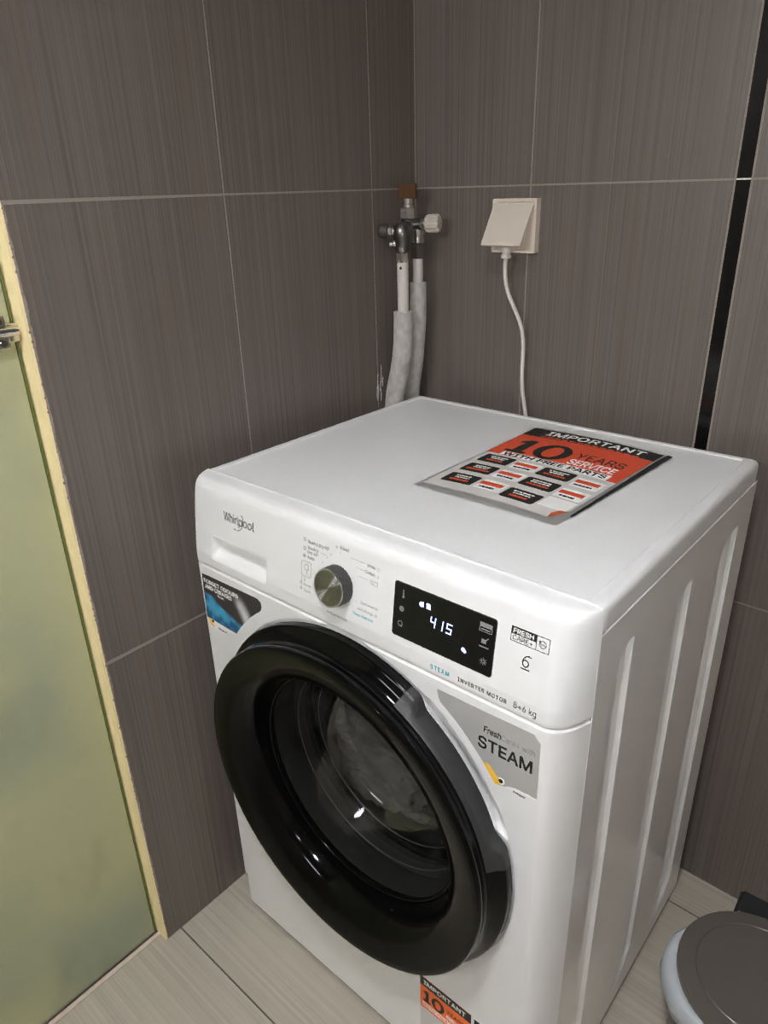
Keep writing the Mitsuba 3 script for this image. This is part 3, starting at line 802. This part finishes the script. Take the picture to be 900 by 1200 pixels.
lp("code_panel", rpoly(.755, .935, .120, .225, .006), "m_print_white", TH)
# turned-up corner showing the red back
cpts = np.array([[.893, .030, .0], [.958, .142, .0], [.922, .098, .022], [.900, .062, .020]])
q_ = []
for u, v, h in cpts:
    xy = leaf_xy([u], [v])[0]
    q_.append([xy[0], xy[1], LZ + .0012 + h * .23])
fold = trimesh.Trimesh(np.array(q_ + [[a, b, c - .0003] for a, b, c in q_]), np.array([[0, 1, 2], [0, 2, 3], [4, 6, 5], [4, 7, 6], [0, 4, 5], [0, 5, 1], [1, 5, 6], [1, 6, 2], [2, 6, 7], [2, 7, 3], [3, 7, 4], [3, 4, 0]]), process=False)
add("folded_corner", world(fold), "m_print_fold", LF, label="turned-up orange corner")
# clear sleeve around it
scene["m_sleeve"] = {"type": "principledthin", "base_color": rgb(.86, .86, .85), "roughness": .25, "spec_trans": .72, "diff_trans": .5, "eta": 1.45}
slv = sg.Polygon([(-.015, -.005), (.985, -.005), (1.0, 1.005), (.0, 1.01)]).difference(page.buffer(-.004))
lp("sleeve", slv, "m_sleeve", .0003)
lp("sleeve_edge", sg.Polygon([(.985, .10), (1.0, .10), (1.005, 1.0), (.972, 1.003), (.965, .90)]), "m_print_black", .0008)

# orange sticker low on the front
S3 = wm("warranty_sticker", on_front(flat(sg.box(.4108, .0900, .4960, .2020))), "m_print_orange", WM, label="orange sticker headed IMPORTANT")
wm("header_band", on_front(flat(sg.box(.4108, .1835, .4960, .2020)), TH), "m_print_black", S3)
wm("lettering", on_front(text("IMPORTANT", .4175, .1885, .0085, .4875, True), TH * 2), "m_print_white", S3)
wm("big_figure", on_front(flat(big_ten(.4160, .4520, .1520, .1755)), TH), "m_print_black", S3)
wm("lettering", on_front(text("YEARS", .4560, .1640, .0075, .4860), TH), "m_print_black", S3)
wm("lettering", on_front(text("SERVICE", .4560, .1530, .0070, .4880, True), TH), "m_print_white", S3)
wm("white_strip", on_front(flat(sg.box(.4150, .1400, .4880, .1490)), TH), "m_print_white", S3)
wm("lettering", on_front(text("WITH FREE PARTS", .4165, .1420, .0052, .4860, True), TH * 2), "m_print_orange", S3)
wm("lower_area", on_front(flat(sg.box(.4108, .0900, .4960, .1360)), TH), "m_print_pale", S3)
S4 = wm("data_sticker", on_front(flat(sg.box(.5000, .1000, .5600, .2005))), "m_print_white", WM, label="white data sticker with black header")
wm("header_band", on_front(flat(sg.box(.5010, .1880, .5590, .1995)), TH), "m_print_black", S4)

# laundry seen through the glass
def cloth(name, c, s, seed, b, label):
    m = trimesh.creation.icosphere(5, 1.0)
    V = np.array(m.vertices)
    n1 = meshkit.fbm(V * 2.3 + seed, 4, seed) - .5
    n2 = np.abs(meshkit.fbm(V * 4.5 + 9 + seed, 3, seed + 3) - .5)
    V = V * (1 + .55 * n1 - .55 * n2)[:, None] * np.array(s) + np.array(c)
    rr = np.hypot(V[:, 0] - DXC, V[:, 2] - DZC)
    k = np.minimum(1, .222 / np.maximum(rr, 1e-6))
    V[:, 0] = DXC + (V[:, 0] - DXC) * k
    V[:, 2] = DZC + (V[:, 2] - DZC) * k
    V[:, 1] = np.maximum(V[:, 1], FY + .116)
    m.vertices = V
    add(name, world(m), b, smooth=True, label=label, category="garment")
cloth("grey_garment", (.220, FY + .200, .350), (.145, .080, .100), 4, "m_cloth_grey", "crumpled dark grey garment in the drum behind the porthole glass")
cloth("brown_garment", (.205, FY + .215, .535), (.120, .075, .048), 8, "m_cloth_brown", "crumpled brown garment lying above the grey one in the drum")

# ------------------------------------------------------------------ water valve with two hoses in the corner
VA = thing("water_valve", "chrome twin tap valve on a rusty pipe end in the tiled corner", "valve")
PX, PYv = .0285, -.0560
add("pipe_end", concat([lathe([(0, 1.203), (.0155, 1.203), (.0165, 1.201), (.0165, 1.182), (.0155, 1.180), (0, 1.180)], 6, (PX, PYv, 0)), tube([(PX, PYv, 1.191), (.003, -.027, 1.191)], .0070, 20)]), "m_brass_rust", VA, label="brown rusty threaded pipe end")
add("stem", lathe([(0, 1.181), (.0085, 1.181), (.0085, 1.171), (.0098, 1.170), (.0098, 1.166), (.0088, 1.165), (.0088, 1.162), (.0088, 1.150)], 28, (PX, PYv, 0)), "m_chrome", VA, smooth=30)
add("hex_nut", lathe([(0, 1.166), (.0125, 1.166), (.0138, 1.1645), (.0138, 1.1495), (.0125, 1.148), (0, 1.148)], 6, (PX, PYv, 0)), "m_chrome", VA)
lo = (.0430, -.0900)          # left (front) outlet
ro = (.0425, -.0480)          # right outlet
add("tee_body", concat([lathe([(.0088, 1.1495), (.0115, 1.145), (.0125, 1.138), (.0120, 1.120), (.0095, 1.112), (0, 1.110)], 28, (PX, PYv, 0)),
    tube([(PX, PYv, 1.134), ((PX + lo[0]) / 2, (PYv + lo[1]) / 2, 1.134), (lo[0], lo[1], 1.130)], .0110, 20), tube([(PX, PYv, 1.138), (.052, -.0490, 1.139)], .0100, 20)]), "m_chrome_dark", VA, smooth=40)
add("outlet", concat([lathe([(0, 1.142), (.010, 1.142), (.0145, 1.136), (.0150, 1.124), (.0130, 1.114), (.0120, 1.106), (.0125, 1.104), (.0125, 1.098), (.0095, 1.096), (.0095, 1.090)], 28, (lo[0], lo[1], 0))]), "m_chrome_dark", VA, smooth=35)
add("outlet", concat([lathe([(0, 1.148), (.009, 1.147), (.0115, 1.142), (.0115, 1.126), (.0100, 1.120), (.0110, 1.117), (.0110, 1.110), (.0090, 1.108), (.0090, 1.098)], 28, (ro[0], ro[1], 0))]), "m_chrome", VA, smooth=35)
add("hose_nut", lathe([(0, 1.105), (.0105, 1.105), (.0112, 1.104), (.0112, 1.082), (.0105, 1.081), (0, 1.081)], 6, (lo[0], lo[1], 0)), "m_chrome", VA)
add("hose_nut", lathe([(0, 1.109), (.0110, 1.109), (.0118, 1.108), (.0118, 1.085), (.0110, 1.084), (0, 1.084)], 6, (ro[0], ro[1], 0)), "m_chrome_dark", VA)
def axial(profile, p0, d, n=28, rfun=None):
    m = lathe(profile, n, (0, 0, 0), "z", rfun)
    m.apply_transform(trimesh.geometry.align_vectors((0, 0, 1), np.array(d) / np.linalg.norm(d)))
    m.apply_translation(p0)
    return m
kr = lambda t, r, h: r + (.0009 * np.sign(np.sin(t * 9)) if r > .0125 else 0)
kd = np.array([.95, .28, .04])
add("thread", axial([(.0075, .0), (.0075, .010), (.0088, .011), (.0088, .014), (.0078, .015), (.0088, .017), (.0088, .020), (.007, .021)], (.0395, -.051, 1.139), kd), "m_chrome", VA, smooth=30)
add("tap_handle", axial([(.0080, .020), (.0125, .021), (.0138, .024), (.0142, .040), (.0130, .044), (.0110, .0455), (0, .046)], (.0395, -.051, 1.139), kd, 72, kr), "m_valve_white", VA, smooth=30, label="off-white ribbed tap handle")
ld = np.array([-.85, -.52, .05])
add("thread", axial([(.0070, .0), (.0070, .010), (.0090, .011), (.0090, .015), (.0070, .016), (.0070, .02)], (lo[0] - .006, lo[1] - .003, 1.130), ld), "m_chrome", VA, smooth=30)
add("tap_handle", axial([(.0060, .017), (.0100, .018), (.0112, .022), (.0108, .030), (.0080, .0335), (0, .034)], (lo[0] - .006, lo[1] - .003, 1.130), ld, 40), "m_valve_black", VA, smooth=35, label="small black tap handle")
add("drain_screw", axial([(.0055, .0), (.0055, .010), (.0040, .011), (.0040, .016), (0, .0165)], (lo[0] - .004, lo[1] - .004, 1.112), (-.75, -.65, -.1)), "m_chrome", VA, smooth=35)

def hose(path_top, path_all, r0, r1, label, rl, seed):
    H = thing("water_hose", label, "hose")
    add("inner_hose", tube(spline(path_top, 24), r0, 20), "m_hose_white", H, smooth=40, label="off-white inner hose")
    sp_ = spline(path_all, 60)
    rr = r1 * (1 + .05 * (meshkit.fbm(np.c_[np.arange(60) * .25, np.zeros(60), np.zeros(60)], 3, seed) - .5))
    # open foam tube: outer skin, cut ring at the top
    out = tube(sp_, rr, 24, caps=True)
    add("foam_sleeve", out, "m_foam", H, smooth=50, label="grey foam insulation sleeve")
    if rl:
        s = axial([(0, .0006), (.0018, .0005), (.0024, 0)], rl[0], rl[1], 16)
        add("rust_spot", s, "m_brass_rust", H)
hose([(.0430, -.0900, 1.086), (.0430, -.0900, 1.05), (.0428, -.0902, .990)], [(.0428, -.0902, .9995), (.0420, -.0905, .960), (.0395, -.0915, .925), (.0335, -.0935, .890), (.0255, -.0955, .855), (.0215, -.0965, .82), (.0205, -.0970, .70)], .0098, .0172, "grey foam-wrapped hose under the black tap, in front of the other hose", ((.0462, -.0993, 1.0725), (.35, -.93, 0)), 3)
hose([(.0425, -.0480, 1.088), (.0425, -.0480, 1.06), (.0425, -.0480, 1.03)], [(.0425, -.0480, 1.0440), (.0420, -.0480, .99), (.0380, -.0470, .94), (.0300, -.0450, .89), (.0220, -.0430, .85), (.0180, -.0420, .80), (.0170, -.0420, .70)], .0090, .0150, "grey foam-wrapped hose under the white tap, nearest the back wall", None, 7)

# ------------------------------------------------------------------ wall socket and power cord
SO = thing("wall_socket", "beige square wall socket with its hinged cover tilted over a plug", "socket")
x0, x1, z0, z1 = .1700, .2508, 1.0955, 1.1765
fr_ = rpoly(x0, x1, z0, z1, .002).difference(rpoly(x0 + .0075, x1 - .0040, z0 + .0040, z1 - .0045, .001))
def wallplate(poly, y0, y1):
    m = extrude(poly, y1 - y0)
    V = np.array(m.vertices)
    m.vertices = np.c_[V[:, 0], -V[:, 2] - y0, V[:, 1]]
    m.fix_normals()
    return m
add("frame", wallplate(fr_, 0.0, .0125), "m_socket", SO)
add("plate", wallplate(rpoly(x0 + .0076, x1 - .0041, z0 + .0041, z1 - .0046, .001), 0.0, .0102), "m_socket", SO)
# cover: hinged at the top
hx0, hx1 = .1735, .2462
hinge, lip = np.array([-.0140, 1.1690]), np.array([-.0500, 1.1095])
d_ = lip - hinge
n_ = np.array([d_[1], -d_[0]])
n_ = n_ / np.linalg.norm(n_)
if n_[0] > 0:
    n_ = -n_
pr = [hinge, lip, lip - n_ * .0045, hinge - n_ * .003]
cov = sg.Polygon([tuple(a) for a in pr]).buffer(-.0008).buffer(.0008, quad_segs=3)
cm = extrude(cov, hx1 - hx0)
V = np.array(cm.vertices)
cm.vertices = np.c_[hx0 + V[:, 2], V[:, 0], V[:, 1]]
cm.fix_normals()
add("cover", cm, "m_socket", SO, label="tilted hinged cover")
add("hinge_pin", tube([(hx0 - .001, -.0125, 1.1692), (hx1 + .001, -.0125, 1.1692)], .0022, 14), "m_socket", SO, smooth=40)
CO = thing("power_cord", "white power cord hanging from the wall socket down behind the washing machine", "cord")
px = .2085
add("plug", axial([(0, .0), (.0165, .0), (.0170, .004), (.0165, .014), (.0120, .020), (0, .021)], (px, -.0104, 1.128), (0, -1, 0), 32), "m_cable", CO, smooth=40)
add("strain_relief", concat([lathe([(0, 1.1160), (.0075, 1.1160), (.0080, 1.1080), (.0078, 1.0975), (.0066, 1.0965), (.0066, 1.0945), (.0076, 1.0935), (.0085, 1.0905), (.0080, 1.0885), (0, 1.0880)], 24, (px, -.0275, 0))]), "m_cable", CO, smooth=30)
add("cable", tube(spline([(px, -.0275, 1.092), (px - .0018, -.0265, 1.075), (px - .0020, -.0245, 1.060), (.2110, -.0225, 1.037), (.2215, -.0205, 1.014), (.2350, -.0195, .9880), (.2425, -.0190, .960), (.2440, -.0190, .930), (.2445, -.0195, .900), (.2480, -.0200, .870), (.2550, -.0205, .838), (.2620, -.0210, .79), (.2640, -.0220, .70)], 90), .0034, 14), "m_cable", CO, smooth=50)

# ------------------------------------------------------------------ pedal bin
BI = thing("pedal_bin", "small round brown-grey metal pedal bin on the floor right of the washing machine", "bin")
bcx, bcy, bz1, br = .8220, -.3270, .248, .0995
add("body", lathe([(0, .002), (.092, .002), (.094, .006), (.0935, .225), (.0955, .229), (.0955, .233), (.088, .233), (.088, .01), (0, .01)], 72, (bcx, bcy, 0)), "m_bin_metal", BI, smooth=35)
add("lid", lathe([(.0970, .2355), (br, .2365), (br, .2440), (.0985, .2462), (.0900, .2478), (.0780, .2488), (.0770, .2482), (.0755, .2490), (.05, .2500), (0, .2505)], 96, (bcx, bcy, 0)), "m_bin_metal", BI, smooth=25)
ha = math.radians(92)
hd = np.array([math.cos(ha), math.sin(ha)])
hb = cbox(-.056, .056, -.010, .038, .10, .2260, .005)
hb.apply_transform(trimesh.transformations.rotation_matrix(ha - math.pi / 2, (0, 0, 1)))
hb.apply_translation((bcx + hd[0] * (br + .012), bcy + hd[1] * (br + .012), 0))
add("hinge_housing", hb, "m_bin_black", BI, label="black plastic hinge housing")
pdl = cbox(-.022, .022, -.028, .0, .012, .020, .002)
pdl.apply_transform(trimesh.transformations.rotation_matrix(ha - math.pi / 2, (0, 0, 1)))
pdl.apply_translation((bcx - hd[0] * (br - .004), bcy - hd[1] * (br - .004), 0))
add("pedal", pdl, "m_bin_black", BI)
# the bag turned out over the rim, bulging on the left
tt = np.linspace(0, 2 * np.pi, 140, endpoint=False)
rows = []
for k, (r, z) in enumerate([(.0890, .224), (.0925, .2335), (.0968, .2348), (.0985, .2320), (.0992, .222), (.0985, .208), (.0978, .196)]):
    a = np.degrees(np.arctan2(np.sin(tt - math.radians(208)), np.cos(tt - math.radians(208))))
    bulge = np.exp(-(np.abs(a) / 42.0) ** 3)
    rr = r + bulge * [0, .003, .010, .0165, .0175, .013, .010][k] + .0012 * (meshkit.fbm(np.c_[np.cos(tt) * 6, np.sin(tt) * 6, np.full(140, k * .5)], 3, 2) - .5) * (1 + 4 * bulge) * (k > 1)
    zz_ = z - .012 * (k > 3) * bulge + .003 * (meshkit.noise(np.c_[np.cos(tt) * 9, np.sin(tt) * 9, np.full(140, k * .3)], 4) - .5) * (k > 3)
    rows.append(np.c_[bcx + rr * np.cos(tt), bcy + rr * np.sin(tt), zz_])
add("bin_liner", trimesh.Trimesh(np.vstack(rows), grid_faces(140, len(rows), True), process=False), "m_bag", smooth=True, label="thin white plastic bag folded over the rim of the pedal bin", category="bag")
